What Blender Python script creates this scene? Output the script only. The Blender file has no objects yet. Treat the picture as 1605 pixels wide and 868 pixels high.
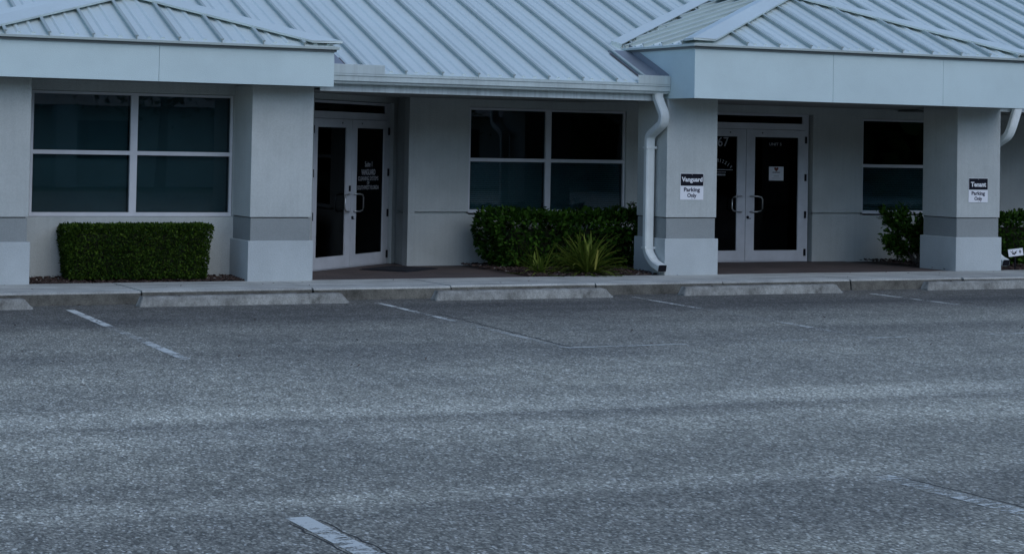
import bpy, bmesh, math, random
import numpy as np
from mathutils import Vector, Matrix

R = math.radians
rnd = random.Random(7)
rng = np.random.default_rng(11)
scene = bpy.context.scene
COL = scene.collection

# ------------------------------------------------------------------ helpers
class MB:
    """collects shapes and links them as ONE mesh object"""
    def __init__(self):
        self.v = []; self.f = []; self.m = {}
    def poly(self, pts):
        n = len(self.v); self.v += [tuple(p) for p in pts]
        self.f.append(list(range(n, n + len(pts))))
    def box(self, x0, x1, y0, y1, z0, z1, M=None):
        p = [Vector((x, y, z)) for z in (z0, z1) for y in (y0, y1) for x in (x0, x1)]
        if M is not None: p = [M @ q for q in p]
        n = len(self.v); self.v += [tuple(q) for q in p]
        for a in ((0, 2, 3, 1), (4, 5, 7, 6), (0, 1, 5, 4), (2, 6, 7, 3), (0, 4, 6, 2), (1, 3, 7, 5)):
            self.f.append([n + i for i in a])
    def prism(self, prof, a, b, M=None, axis='x'):
        """closed profile of (y,z) points extruded along x from a to b"""
        n = len(self.v); k = len(prof)
        for x in (a, b):
            for (y, z) in prof:
                p = Vector((x, y, z)) if axis == 'x' else Vector((y, x, z))
                self.v.append(tuple(M @ p if M is not None else p))
        for i in range(k):
            j = (i + 1) % k
            self.f.append([n + i, n + j, n + k + j, n + k + i])
        self.f.append([n + i for i in range(k)][::-1]); self.f.append([n + k + i for i in range(k)])
    def sweep(self, pts, w, d, side):
        """rectangular pipe along a path; side = constant sideways axis"""
        pts = [Vector(p) for p in pts]; side = Vector(side).normalized()
        rings = []
        for i, p in enumerate(pts):
            t = (pts[min(i + 1, len(pts) - 1)] - pts[max(i - 1, 0)]).normalized()
            s = (side - t * side.dot(t)).normalized(); u = t.cross(s).normalized()
            c = min(w, d) * .16
            ring = []
            for a, b in ((-w/2 + c, -d/2), (w/2 - c, -d/2), (w/2, -d/2 + c), (w/2, d/2 - c), (w/2 - c, d/2), (-w/2 + c, d/2), (-w/2, d/2 - c), (-w/2, -d/2 + c)):
                ring.append(p + s * a + u * b)
            rings.append(ring)
        n = len(self.v)
        for r in rings: self.v += [tuple(q) for q in r]
        for i in range(len(rings) - 1):
            for j in range(8):
                k = (j + 1) % 8
                self.f.append([n + i*8 + j, n + i*8 + k, n + i*8 + 8 + k, n + i*8 + 8 + j])
        return rings
    def tube(self, pts, r0, r1, sides=7):
        pts = [Vector(p) for p in pts]; n = len(self.v); k = len(pts)
        for i, p in enumerate(pts):
            t = (pts[min(i + 1, k - 1)] - pts[max(i - 1, 0)]).normalized()
            a = Vector((0, 0, 1)) if abs(t.z) < .9 else Vector((1, 0, 0))
            s = t.cross(a).normalized(); u = t.cross(s).normalized()
            r = r0 + (r1 - r0) * i / max(1, k - 1)
            for j in range(sides):
                an = 2 * math.pi * j / sides
                self.v.append(tuple(p + s * (r * math.cos(an)) + u * (r * math.sin(an))))
        for i in range(k - 1):
            for j in range(sides):
                q = (j + 1) % sides
                self.f.append([n + i*sides + j, n + i*sides + q, n + (i+1)*sides + q, n + (i+1)*sides + j])
        self.f.append([n + j for j in range(sides)][::-1]); self.f.append([n + (k-1)*sides + j for j in range(sides)])
    def build(self, name, mat, parent=None, M=None, bevel=0, smooth=False):
        me = bpy.data.meshes.new(name)
        v = self.v if M is None else [tuple(M @ Vector(p)) for p in self.v]
        me.from_pydata(v, [], self.f); me.update()
        if self.m:
            for i, k in self.m.items(): me.polygons[i].material_index = k
        bm = bmesh.new(); bm.from_mesh(me); bmesh.ops.recalc_face_normals(bm, faces=bm.faces); bm.to_mesh(me); bm.free()
        for q in (mat if isinstance(mat, list) else [mat]): me.materials.append(q)
        if smooth:
            me.polygons.foreach_set('use_smooth', [True] * len(me.polygons))
        return link(name, me, parent, bevel)

def link(name, me, parent=None, bevel=0):
    o = bpy.data.objects.new(name, me); COL.objects.link(o)
    if parent is not None: o.parent = parent
    if bevel:
        b = o.modifiers.new('bevel', 'BEVEL'); b.width = bevel; b.segments = 2; b.limit_method = 'ANGLE'; b.angle_limit = R(40)
    return o

def tag(o, label=None, cat=None, group=None, kind=None):
    if label: o['label'] = label
    if cat: o['category'] = cat
    if group: o['group'] = group
    if kind: o['kind'] = kind
    return o

def empty(name, loc=(0, 0, 0), rz=0):
    o = bpy.data.objects.new(name, None); COL.objects.link(o); o.location = loc; o.rotation_euler = (0, 0, rz)
    o.empty_display_size = .2
    return o

# ------------------------------------------------------------------ materials
def newmat(name):
    m = bpy.data.materials.new(name); m.use_nodes = True
    nt = m.node_tree; return m, nt, nt.nodes['Principled BSDF'], nt.nodes, nt.links
def node(N, t, **kw):
    n = N.new(t)
    for k, v in kw.items():
        if k.startswith('i_'): n.inputs[k[2:].replace('_', ' ')].default_value = v
        else: setattr(n, k, v)
    return n
def ramp(N, stops):
    r = N.new('ShaderNodeValToRGB'); e = r.color_ramp.elements
    while len(e) > 1: e.remove(e[-1])
    for i, (p, c) in enumerate(stops):
        q = e[0] if i == 0 else e.new(p)
        q.position = p; q.color = (*c, 1) if len(c) == 3 else c
    return r
def mixc(N, L, fac, a, b, mode='MIX'):
    m = N.new('ShaderNodeMix'); m.data_type = 'RGBA'; m.blend_type = mode
    if hasattr(fac, 'is_linked') or not isinstance(fac, (int, float)): L.new(fac, m.inputs[0])
    else: m.inputs[0].default_value = fac
    for s, i in ((a, 6), (b, 7)):
        if isinstance(s, tuple): m.inputs[i].default_value = (*s, 1)
        else: L.new(s, m.inputs[i])
    return m.outputs[2]

def paint(name, col, rough=.6, grain=0., gscale=180, dirt=.08, metal=0., dscale=1.2, spec=.4, streak=0.):
    m, nt, P, N, L = newmat(name)
    tc = N.new('ShaderNodeTexCoord')
    no = node(N, 'ShaderNodeTexNoise', i_Scale=dscale, i_Detail=5., i_Roughness=.6); L.new(tc.outputs['Object'], no.inputs['Vector'])
    c2 = tuple(c * (1 - dirt * 2.2) for c in col); c1 = tuple(min(1, c * (1 + dirt * .6)) for c in col)
    r = ramp(N, [(.3, c2), (.62, c1)]); L.new(no.outputs['Fac'], r.inputs[0]); out = r.outputs[0]
    if streak:
        mp = N.new('ShaderNodeMapping'); mp.inputs['Scale'].default_value = (14, 14, .6); L.new(tc.outputs['Object'], mp.inputs[0])
        n3 = node(N, 'ShaderNodeTexNoise', i_Scale=1.6, i_Detail=4.); L.new(mp.outputs[0], n3.inputs['Vector'])
        r3 = ramp(N, [(.42, (1, 1, 1)), (.7, (1 - streak,) * 3)]); L.new(n3.outputs['Fac'], r3.inputs[0])
        out = mixc(N, L, 1., out, r3.outputs[0], 'MULTIPLY')
    if grain:
        n4 = node(N, 'ShaderNodeTexNoise', i_Scale=gscale * .9, i_Detail=2.); L.new(tc.outputs['Object'], n4.inputs['Vector'])
        r5 = ramp(N, [(.35, (1 - grain * .11,) * 3), (.65, (1 + grain * .06,) * 3)]); L.new(n4.outputs['Fac'], r5.inputs[0]); out = mixc(N, L, 1., out, r5.outputs[0], 'MULTIPLY')
    L.new(out, P.inputs['Base Color'])
    P.inputs['Roughness'].default_value = rough; P.inputs['Metallic'].default_value = metal
    P.inputs['Specular IOR Level'].default_value = spec
    if grain:
        n2 = node(N, 'ShaderNodeTexNoise', i_Scale=gscale, i_Detail=3.); L.new(tc.outputs['Object'], n2.inputs['Vector'])
        b = node(N, 'ShaderNodeBump', i_Strength=grain, i_Distance=.01); L.new(n2.outputs['Fac'], b.inputs['Height']); L.new(b.outputs[0], P.inputs['Normal'])
    return m

M_ = {}
M_['fascia'] = paint('white painted fascia', (.57, .69, .685), .65, .25, 90, .035)
M_['wall'] = paint('warm grey stucco', (.475, .51, .49), .85, .5, 70, .06, spec=.2, streak=.05)
M_['band'] = paint('darker grey stucco', (.275, .30, .295), .85, .5, 70, .05, spec=.2)
M_['plinth'] = paint('pale grey stucco', (.47, .515, .515), .85, .5, 70, .06, spec=.2)
M_['groove'] = paint('dark joint', (.10, .10, .10), .9)
M_['roof'] = paint('pale standing seam metal', (.655, .745, .715), .48, 0, 1, .035, .15, .5, streak=.04)
M_['seam'] = paint('metal seam caps with painted shade', (.43, .50, .475), .5, 0, 1, .05, .15, 2)  # darker than the pans: shade of the seam sides put into the colour
M_['gutter'] = paint('white gutter metal', (.53, .61, .60), .4, 0, 1, .06, .1, 1.5, streak=.12)
M_['pipe'] = paint('white painted downspout', (.68, .73, .71), .45, 0, 1, .05, 0, 3, streak=.08)
M_['eave'] = paint('white eave board', (.56, .63, .63), .6, 0, 1, .08, 0, 3, streak=.22)
M_['drip'] = paint('grey drip edge metal', (.17, .19, .19), .5, 0, 1, .05, .3)
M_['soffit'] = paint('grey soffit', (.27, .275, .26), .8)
M_['flashing'] = paint('dull galvanised flashing', (.27, .30, .33), .5, 0, 1, .06, .3, 2)
M_['frame'] = paint('white aluminium frame', (.56, .58, .60), .45, 0, 1, .04, 0, 4)
M_['doorframe'] = paint('white aluminium door', (.55, .575, .60), .45, 0, 1, .05, 0, 4)
M_['sill'] = paint('white aluminium sill', (.6, .62, .64), .5)
M_['steel'] = paint('brushed steel', (.55, .56, .56), .3, 0, 1, .05, .9)
M_['black'] = paint('black metal', (.012, .012, .016), .5, spec=.1)
M_['blind'] = paint('grey blind slats', (.80, .84, .83), .6)
M_['shade'] = paint('teal grey roller shade', (.47, .49, .48), .8)
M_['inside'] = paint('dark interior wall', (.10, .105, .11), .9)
M_['letter'] = paint('white vinyl lettering', (.42, .44, .46), .6)
M_['letterdim'] = paint('thin white vinyl lettering', (.30, .32, .34), .6)
M_['signwhite'] = paint('white sign face', (.74, .76, .78), .4, 0, 1, .02)
M_['signblack'] = paint('black sign face', (.012, .013, .02), .5, 0, 1, .02, spec=.08)
M_['inkdark'] = paint('dark sign ink', (.02, .022, .05), .5)
M_['paper'] = paint('paper', (.62, .64, .66), .8, 0, 1, .02)
M_['red'] = paint('dull red ink', (.14, .035, .02), .7)
M_['greyink'] = paint('grey ink', (.2, .21, .22), .7)
M_['mat'] = paint('navy door mat', (.014, .017, .024), .95, .8, 300, .1)
M_['bark'] = paint('bark', (.13, .11, .09), .9, .8, 30, .2)

def glass(name, tint, spec_rough=.01, ior=1.5):
    m, nt, P, N, L = newmat(name)
    N.remove(P)
    tr = node(N, 'ShaderNodeBsdfTransparent'); tr.inputs[0].default_value = (*tint, 1)
    gl = node(N, 'ShaderNodeBsdfGlossy'); gl.inputs['Color'].default_value = (.9, .95, 1, 1); gl.inputs['Roughness'].default_value = spec_rough
    fr = node(N, 'ShaderNodeFresnel', i_IOR=ior)
    mx = N.new('ShaderNodeMixShader'); L.new(fr.outputs[0], mx.inputs[0]); L.new(tr.outputs[0], mx.inputs[1]); L.new(gl.outputs[0], mx.inputs[2])
    tc = N.new('ShaderNodeTexCoord'); no = node(N, 'ShaderNodeTexNoise', i_Scale=.9, i_Detail=1.); L.new(tc.outputs['Object'], no.inputs['Vector'])
    b = node(N, 'ShaderNodeBump', i_Strength=.02, i_Distance=.02); L.new(no.outputs['Fac'], b.inputs['Height'])
    L.new(b.outputs[0], gl.inputs['Normal'])
    L.new(mx.outputs[0], N['Material Output'].inputs['Surface'])
    return m
M_['glass'] = glass('dark tinted window glass', (.42, .53, .55))
M_['doorglass'] = glass('dark tinted door glass', (.06, .075, .085), .01, 1.17)

def foliage(name, dark, light, rough=.45, trans=.25):
    m, nt, P, N, L = newmat(name)
    at = N.new('ShaderNodeAttribute'); at.attribute_name = 'tone'
    r = ramp(N, [(0, dark), (.7, tuple((a + b) / 2 for a, b in zip(dark, light))), (1, light)]); L.new(at.outputs['Fac'], r.inputs[0])
    L.new(r.outputs[0], P.inputs['Base Color']); P.inputs['Roughness'].default_value = rough
    P.inputs['Specular IOR Level'].default_value = .12
    t = N.new('ShaderNodeBsdfTranslucent'); L.new(r.outputs[0], t.inputs[0])
    mx = N.new('ShaderNodeMixShader'); mx.inputs[0].default_value = trans
    L.new(P.outputs[0], mx.inputs[1]); L.new(t.outputs[0], mx.inputs[2]); L.new(mx.outputs[0], N['Material Output'].inputs['Surface'])
    return m
M_['hedge'] = foliage('clipped hedge leaves', (.010, .036, .004), (.10, .165, .018), .6)
M_['shrub'] = foliage('glossy shrub leaves', (.009, .034, .004), (.085, .19, .022), .5)
M_['strap'] = foliage('strap leaves', (.05, .09, .012), (.24, .29, .05), .5)
M_['tree'] = foliage('tree leaves', (.03, .05, .012), (.09, .12, .03), .6)
M_['core'] = paint('dark plant core', (.018, .024, .010), .95)  # near-black colour standing in for the shade inside the plants

def asphalt():
    m, nt, P, N, L = newmat('worn asphalt')
    tc = N.new('ShaderNodeTexCoord'); O = tc.outputs['Object']
    def noise(scale, detail=4., vec=None, rough=.55):
        n = node(N, 'ShaderNodeTexNoise', i_Scale=scale, i_Detail=detail, i_Roughness=rough); L.new(vec or O, n.inputs['Vector']); return n.outputs['Fac']
    def mul(c, fac):
        return mixc(N, L, 1., c, fac, 'MULTIPLY')
    # aggregate grains
    mg = N.new('ShaderNodeMapping'); mg.inputs['Scale'].default_value = (1, .5, 1); L.new(O, mg.inputs[0])
    vo = node(N, 'ShaderNodeTexVoronoi', i_Scale=84., i_Randomness=1.); L.new(mg.outputs[0], vo.inputs['Vector'])
    sep = N.new('ShaderNodeSeparateColor'); L.new(vo.outputs['Color'], sep.inputs[0])
    g = ramp(N, [(0, (.165, .160, .125)), (.45, (.335, .326, .255)), (.84, (.50, .485, .385)), (.96, (.76, .74, .60)), (1, (.93, .92, .80))]); L.new(sep.outputs[0], g.inputs[0])
    c = g.outputs[0]
    # darker binder between grains
    rb = ramp(N, [(.30, (1, 1, 1)), (.62, (.70, .70, .71))]); 
    md = N.new('ShaderNodeMath'); md.operation = 'MULTIPLY'; md.inputs[1].default_value = 1.0; L.new(vo.outputs['Distance'], md.inputs[0]); L.new(md.outputs[0], rb.inputs[0])
    c = mul(c, rb.outputs[0])
    # broad tone
    r1 = ramp(N, [(.30, (.74, .75, .77)), (.70, (1.15, 1.15, 1.14))]); L.new(noise(.35, 6), r1.inputs[0]); c = mul(c, r1.outputs[0])
    mp = N.new('ShaderNodeMapping'); mp.inputs['Scale'].default_value = (.10, 1.1, 1); mp.inputs['Rotation'].default_value = (0, 0, R(1.5)); L.new(O, mp.inputs[0])
    r2 = ramp(N, [(.36, (.87, .87, .88)), (.62, (1.07, 1.07, 1.07))]); L.new(noise(1.0, 5, mp.outputs[0]), r2.inputs[0]); c = mul(c, r2.outputs[0])
    r4 = ramp(N, [(.3, (.80, .80, .80)), (.7, (1.16, 1.16, 1.16))]); L.new(noise(9, 5, mg.outputs[0]), r4.inputs[0]); c = mul(c, r4.outputs[0])
    # position masks
    wob = noise(.5, 3); sx = N.new('ShaderNodeSeparateXYZ'); L.new(O, sx.inputs[0])
    def add(a, b, s=1.):
        n = N.new('ShaderNodeMath'); n.operation = 'MULTIPLY_ADD'; L.new(a, n.inputs[0]); n.inputs[1].default_value = s
        if isinstance(b, (int, float)): n.inputs[2].default_value = b
        else: L.new(b, n.inputs[2])
        return n.outputs[0]
    ty = add(sx.outputs['X'], sx.outputs['Y'], .055)          # lanes run slightly off the kerb line
    ty = add(wob, ty, .5)
    yw = add(wob, sx.outputs['Y'], 1.2)
    def band(src, c0, half, soft):
        n = N.new('ShaderNodeMath'); n.operation = 'SUBTRACT'; L.new(src, n.inputs[0]); n.inputs[1].default_value = c0
        a = N.new('ShaderNodeMath'); a.operation = 'ABSOLUTE'; L.new(n.outputs[0], a.inputs[0])
        mr = N.new('ShaderNodeMapRange'); mr.interpolation_type = 'SMOOTHSTEP'; L.new(a.outputs[0], mr.inputs[0])
        mr.inputs[1].default_value = half; mr.inputs[2].default_value = half + soft; mr.inputs[3].default_value = 1; mr.inputs[4].default_value = 0
        return mr.outputs[0]
    pat = ramp(N, [(.25, (.25, .25, .25)), (.55, (1, 1, 1))]); L.new(noise(.55, 5, mp.outputs[0]), pat.inputs[0])
    # worn pale wheel lanes
    for c0, h, s, amt in ((-10.35, .12, .40, .40), (-11.55, .14, .45, .38), (-13.75, .06, .28, .36), (-9.0, 1.2, 1.8, .12)):
        mm = N.new('ShaderNodeMath'); mm.operation = 'MULTIPLY'; L.new(band(ty, c0, h, s), mm.inputs[0]); L.new(pat.outputs[0], mm.inputs[1])
        c = mixc(N, L, mm.outputs[0], c, mixc(N, L, 1., c, (1 + amt,) * 3, 'MULTIPLY'))
    # oil dark bay ends by the wheel stops, thin dark lane lines, dark patch lower right
    for src, c0, h, s, amt in ((yw, -1.5, .9, 1.9, .60), (yw, -3.0, 3.6, 1.1, .20), (ty, -10.85, .03, .08, .13), (ty, -14.5, .4, .8, .20)):
        mm = N.new('ShaderNodeMath'); mm.operation = 'MULTIPLY'; L.new(band(src, c0, h, s), mm.inputs[0])
        if c0 > -3:
            pr = ramp(N, [(.22, (.55, .55, .55)), (.6, (1, 1, 1))]); L.new(noise(.8, 5, mp.outputs[0]), pr.inputs[0]); L.new(pr.outputs[0], mm.inputs[1])
        else: L.new(pat.outputs[0], mm.inputs[1])
        c = mixc(N, L, mm.outputs[0], c, mixc(N, L, 1., c, (1 - amt, 1 - amt, 1 - amt * .94), 'MULTIPLY'))
    # scattered scuffs along the lanes
    mp2 = N.new('ShaderNodeMapping'); mp2.inputs['Scale'].default_value = (.7, 7, 1); L.new(O, mp2.inputs[0])
    r5 = ramp(N, [(.69, (0, 0, 0)), (.76, (1, 1, 1))]); L.new(noise(1.0, 6, mp2.outputs[0], .65), r5.inputs[0])
    c = mixc(N, L, mixc(N, L, .5, (0., 0., 0.), r5.outputs[0]), c, (.46, .46, .42))
    L.new(c, P.inputs['Base Color']); P.inputs['Roughness'].default_value = .8; P.inputs['Specular IOR Level'].default_value = .3
    b = node(N, 'ShaderNodeBump', i_Strength=.7, i_Distance=.006); b.invert = True; L.new(vo.outputs['Distance'], b.inputs['Height']); L.new(b.outputs[0], P.inputs['Normal'])
    return m
M_['asphalt'] = asphalt()

def concrete(name, base, dark, scale=1.0):
    m, nt, P, N, L = newmat(name)
    tc = N.new('ShaderNodeTexCoord'); O = tc.outputs['Object']
    a = node(N, 'ShaderNodeTexNoise', i_Scale=2.2 * scale, i_Detail=7., i_Roughness=.65); L.new(O, a.inputs['Vector'])
    r = ramp(N, [(.28, dark), (.6, base), (.8, tuple(c * 1.15 for c in base))]); L.new(a.outputs['Fac'], r.inputs[0])
    f = node(N, 'ShaderNodeTexNoise', i_Scale=60., i_Detail=4.); L.new(O, f.inputs['Vector'])
    r2 = ramp(N, [(.3, (.75, .75, .75)), (.7, (1.15, 1.15, 1.15))]); L.new(f.outputs['Fac'], r2.inputs[0])
    c = mixc(N, L, 1., r.outputs[0], r2.outputs[0], 'MULTIPLY')
    mp = N.new('ShaderNodeMapping'); mp.inputs['Scale'].default_value = (.35, 5, 1.); L.new(O, mp.inputs[0])
    s = node(N, 'ShaderNodeTexNoise', i_Scale=1.2, i_Detail=4.); L.new(mp.outputs[0], s.inputs['Vector'])
    r3 = ramp(N, [(.4, (.78, .78, .79)), (.62, (1.06, 1.06, 1.06))]); L.new(s.outputs['Fac'], r3.inputs[0])
    c = mixc(N, L, 1., c, r3.outputs[0], 'MULTIPLY')
    L.new(c, P.inputs['Base Color']); P.inputs['Roughness'].default_value = .9; P.inputs['Specular IOR Level'].default_value = .2
    b = node(N, 'ShaderNodeBump', i_Strength=.5, i_Distance=.006); L.new(f.outputs['Fac'], b.inputs['Height']); L.new(b.outputs[0], P.inputs['Normal'])
    return m
M_['walk'] = concrete('weathered concrete walk', (.52, .53, .48), (.36, .365, .33))
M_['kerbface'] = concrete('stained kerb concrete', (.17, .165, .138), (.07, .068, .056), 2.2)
M_['stop'] = concrete('wheel stop concrete', (.325, .33, .30), (.13, .13, .115), 2.6)

def paver():
    m, nt, P, N, L = newmat('brown brick paving')
    tc = N.new('ShaderNodeTexCoord')
    br = N.new('ShaderNodeTexBrick'); L.new(tc.outputs['Object'], br.inputs['Vector'])
    br.inputs['Scale'].default_value = 1.; br.inputs['Brick Width'].default_value = .2; br.inputs['Row Height'].default_value = .1; br.inputs['Mortar Size'].default_value = .006
    br.inputs['Color1'].default_value = (.105, .078, .070, 1); br.inputs['Color2'].default_value = (.078, .060, .055, 1); br.inputs['Mortar'].default_value = (.04, .035, .032, 1)
    n = node(N, 'ShaderNodeTexNoise', i_Scale=1.5, i_Detail=5.); L.new(tc.outputs['Object'], n.inputs['Vector'])
    r = ramp(N, [(.3, (.7, .7, .7)), (.7, (1.2, 1.2, 1.2))]); L.new(n.outputs['Fac'], r.inputs[0])
    L.new(mixc(N, L, 1., br.outputs['Color'], r.outputs[0], 'MULTIPLY'), P.inputs['Base Color']); P.inputs['Roughness'].default_value = .85
    return m
M_['paver'] = paver()

def mulchmat(name, stops):
    m, nt, P, N, L = newmat(name)
    at = N.new('ShaderNodeAttribute'); at.attribute_name = 'tone'
    r = ramp(N, stops); L.new(at.outputs['Fac'], r.inputs[0]); L.new(r.outputs[0], P.inputs['Base Color']); P.inputs['Roughness'].default_value = .95
    return m
M_['mulch'] = mulchmat('bark mulch', [(0, (.022, .012, .009)), (.6, (.055, .031, .024)), (.9, (.12, .09, .072)), (1, (.34, .33, .31))])
M_['soil'] = paint('dark soil', (.05, .032, .026), .95, .8, 40, .2)
M_['grass'] = paint('far lawn', (.06, .09, .03), .9, .5, 20, .2)

def worn(name, cover, off=0.):
    """old paint: ragged loss across the line, ghost traces between"""
    m, nt, P, N, L = newmat(name)
    tc = N.new('ShaderNodeTexCoord')
    ofs = N.new('ShaderNodeMapping'); ofs.inputs['Location'].default_value = (off, off * 1.7, 0); L.new(tc.outputs['Object'], ofs.inputs[0])
    P.inputs['Base Color'].default_value = (.62, .64, .58, 1); P.inputs['Roughness'].default_value = .8
    a = node(N, 'ShaderNodeTexNoise', i_Scale=2.2, i_Detail=4., i_Roughness=.6); L.new(ofs.outputs[0], a.inputs['Vector'])
    mp = N.new('ShaderNodeMapping'); mp.inputs['Scale'].default_value = (8, 22, 1); L.new(ofs.outputs[0], mp.inputs[0])
    b = node(N, 'ShaderNodeTexNoise', i_Scale=1., i_Detail=5., i_Roughness=.7); L.new(mp.outputs[0], b.inputs['Vector'])
    g = node(N, 'ShaderNodeTexNoise', i_Scale=70., i_Detail=2.); L.new(tc.outputs['Object'], g.inputs['Vector'])
    ad = N.new('ShaderNodeMath'); ad.operation = 'ADD'; L.new(a.outputs['Fac'], ad.inputs[0]); L.new(b.outputs['Fac'], ad.inputs[1])
    a2 = N.new('ShaderNodeMath'); a2.operation = 'MULTIPLY_ADD'; L.new(g.outputs['Fac'], a2.inputs[0]); a2.inputs[1].default_value = .35; L.new(ad.outputs[0], a2.inputs[2])
    mr = N.new('ShaderNodeMapRange'); L.new(a2.outputs[0], mr.inputs[0]); t0 = 1.175 + (.5 - cover) * .50
    mr.inputs[1].default_value = t0 - .05; mr.inputs[2].default_value = t0 + .05; mr.inputs[3].default_value = .10; mr.inputs[4].default_value = .95
    t = N.new('ShaderNodeBsdfTransparent'); mx = N.new('ShaderNodeMixShader')
    L.new(mr.outputs[0], mx.inputs[0]); L.new(t.outputs[0], mx.inputs[1]); L.new(P.outputs[0], mx.inputs[2]); L.new(mx.outputs[0], N['Material Output'].inputs['Surface'])
    return m
for nm, cv, of in (('line85', .74, 2.), ('line65', .60, 4.), ('line45', .42, 9.), ('line25', .22, 15.), ('line10', .06, 21.)): M_[nm] = worn('worn paint ' + nm, cv, of)
M_['crack'] = paint('dark crack filler', (.05, .05, .045), .95)

# ------------------------------------------------------------------ camera (solved from the photograph)
yaw, pitch, roll = .4578, .0308, .0187
fw = Vector((math.sin(yaw) * math.cos(pitch), math.cos(yaw) * math.cos(pitch), math.sin(pitch)))
rt = Vector((math.cos(yaw), -math.sin(yaw), 0)); up = rt.cross(fw)
r2 = rt * math.cos(roll) + up * math.sin(roll); u2 = up * math.cos(roll) - rt * math.sin(roll)
cam = bpy.data.cameras.new('camera'); co = bpy.data.objects.new('camera', cam); COL.objects.link(co)
co.matrix_world = Matrix(((r2.x, u2.x, -fw.x, -8.0654), (r2.y, u2.y, -fw.y, -23.7359), (r2.z, u2.z, -fw.z, 1.7674), (0, 0, 0, 1)))
cam.sensor_width = 36; cam.lens = 3100.06 / 1605 * 36; cam.shift_y = -(434 - 131.7) / 1605
cam.clip_end = 2000; cam.clip_start = .1
scene.camera = co

# ------------------------------------------------------------------ sky and light (overcast)
w = bpy.data.worlds.new('World'); scene.world = w; w.use_nodes = True
sky = w.node_tree.nodes.new('ShaderNodeTexSky'); sky.sky_type = 'NISHITA'; sky.sun_disc = False
EL, AZ = 40, 172          # sun elevation, compass azimuth (0 = +Y, clockwise)
sky.sun_elevation = R(EL); sky.sun_rotation = R(AZ); sky.air_density = 1.0; sky.dust_density = 0.6; sky.ozone_density = 3.8
w.node_tree.links.new(sky.outputs[0], w.node_tree.nodes['Background'].inputs[0]); w.node_tree.nodes['Background'].inputs[1].default_value = .15
sl = bpy.data.lights.new('sun', 'SUN'); sl.energy = .5; sl.angle = R(50); sl.color = (1, .96, .90)
so = bpy.data.objects.new('sun', sl); COL.objects.link(so)
sd = Vector((math.sin(R(AZ)) * math.cos(R(EL)), math.cos(R(AZ)) * math.cos(R(EL)), math.sin(R(EL))))
so.rotation_euler = sd.to_track_quat('Z', 'Y').to_euler(); so.location = (0, -20, 30)
vs = scene.view_settings; vs.view_transform = 'Standard'; vs.look = 'None'; vs.gamma = 1; vs.exposure = .27
try: vs.use_curve_mapping = False
except Exception: pass

# ------------------------------------------------------------------ ground
GZ = -.15
b = MB(); b.poly([(-400, -400, GZ - .02), (400, -400, GZ - .02), (400, 400, GZ - .02), (-400, 400, GZ - .02)]); tag(b.build('ground', M_['grass']), kind='structure')
b = MB(); b.poly([(-40, -44, GZ), (45, -44, GZ), (45, -1.2, GZ), (-40, -1.2, GZ)]); tag(b.build('parking_lot', M_['asphalt']), kind='structure')

joints = [-14.3, -12.2, -10.1, -8.0, -5.95, -3.82, -1.72, .39, 2.22, 4.28, 6.22, 8.30, 10.24, 12.3, 14.4, 16.5, 18.6, 20.7]
b = MB(); kf = MB()
for i, (x0, x1) in enumerate(zip(joints[:-1], joints[1:])):
    dy = rnd.uniform(-.02, .02); dz = rnd.uniform(-.004, .004)
    a, c = x0 + .011, x1 - .011
    b.prism([(-1.24 + dy, -.022 + dz), (-1.235 + dy, -.008 + dz), (-1.215 + dy, dz), (.055, 0), (.055, -.14), (-1.24 + dy, -.06)], a, c)
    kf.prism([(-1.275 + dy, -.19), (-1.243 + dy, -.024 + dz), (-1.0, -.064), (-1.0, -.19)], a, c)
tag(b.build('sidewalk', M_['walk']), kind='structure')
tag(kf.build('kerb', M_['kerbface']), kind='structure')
b = MB(); b.poly([(.83, .06, -.004), (4.0, .06, -.004), (4.0, .5, -.004), (4.3, 2.0, -.004), (4.45, 3.2, -.004), (3.4, 3.4, -.004), (.83, 1.2, -.004)])
tag(b.build('entrance_path', M_['paver']), kind='structure')
b = MB(); b.poly([(6.8, .06, -.004), (11.1, .06, -.004), (11.1, 1.0, -.004), (10.9, 2.2, -.004), (10.9, 2.7, -.004), (6.8, 2.7, -.004)])
tag(b.build('porch_path', M_['paver']), kind='structure')
def soil(name, pts):
    b = MB(); b.poly([(x, y, -.012) for x, y in pts]); return tag(b.build(name, M_['soil']), kind='structure')
beds = [('planting_bed', [(-3.0, .05), (.1, .05), (.1, .8), (-3.0, .8)]),
        ('planting_bed', [(3.98, .05), (6.9, .05), (6.9, 2.7), (4.4, 2.7), (4.28, 2.0), (3.98, .5)]),
        ('planting_bed', [(11.08, .05), (20, .05), (20, 2.7), (10.88, 2.7), (10.88, 2.2), (11.08, 1.0)])]
for n, p in beds: soil(n, p)

def set_tone(me, vals, per):
    """one tone value for each leaf, spread over its `per` vertices"""
    at = me.attributes.new('tone', 'FLOAT', 'POINT'); at.data.foreach_set('value', np.repeat(np.asarray(vals, dtype=np.float32), per))

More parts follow.
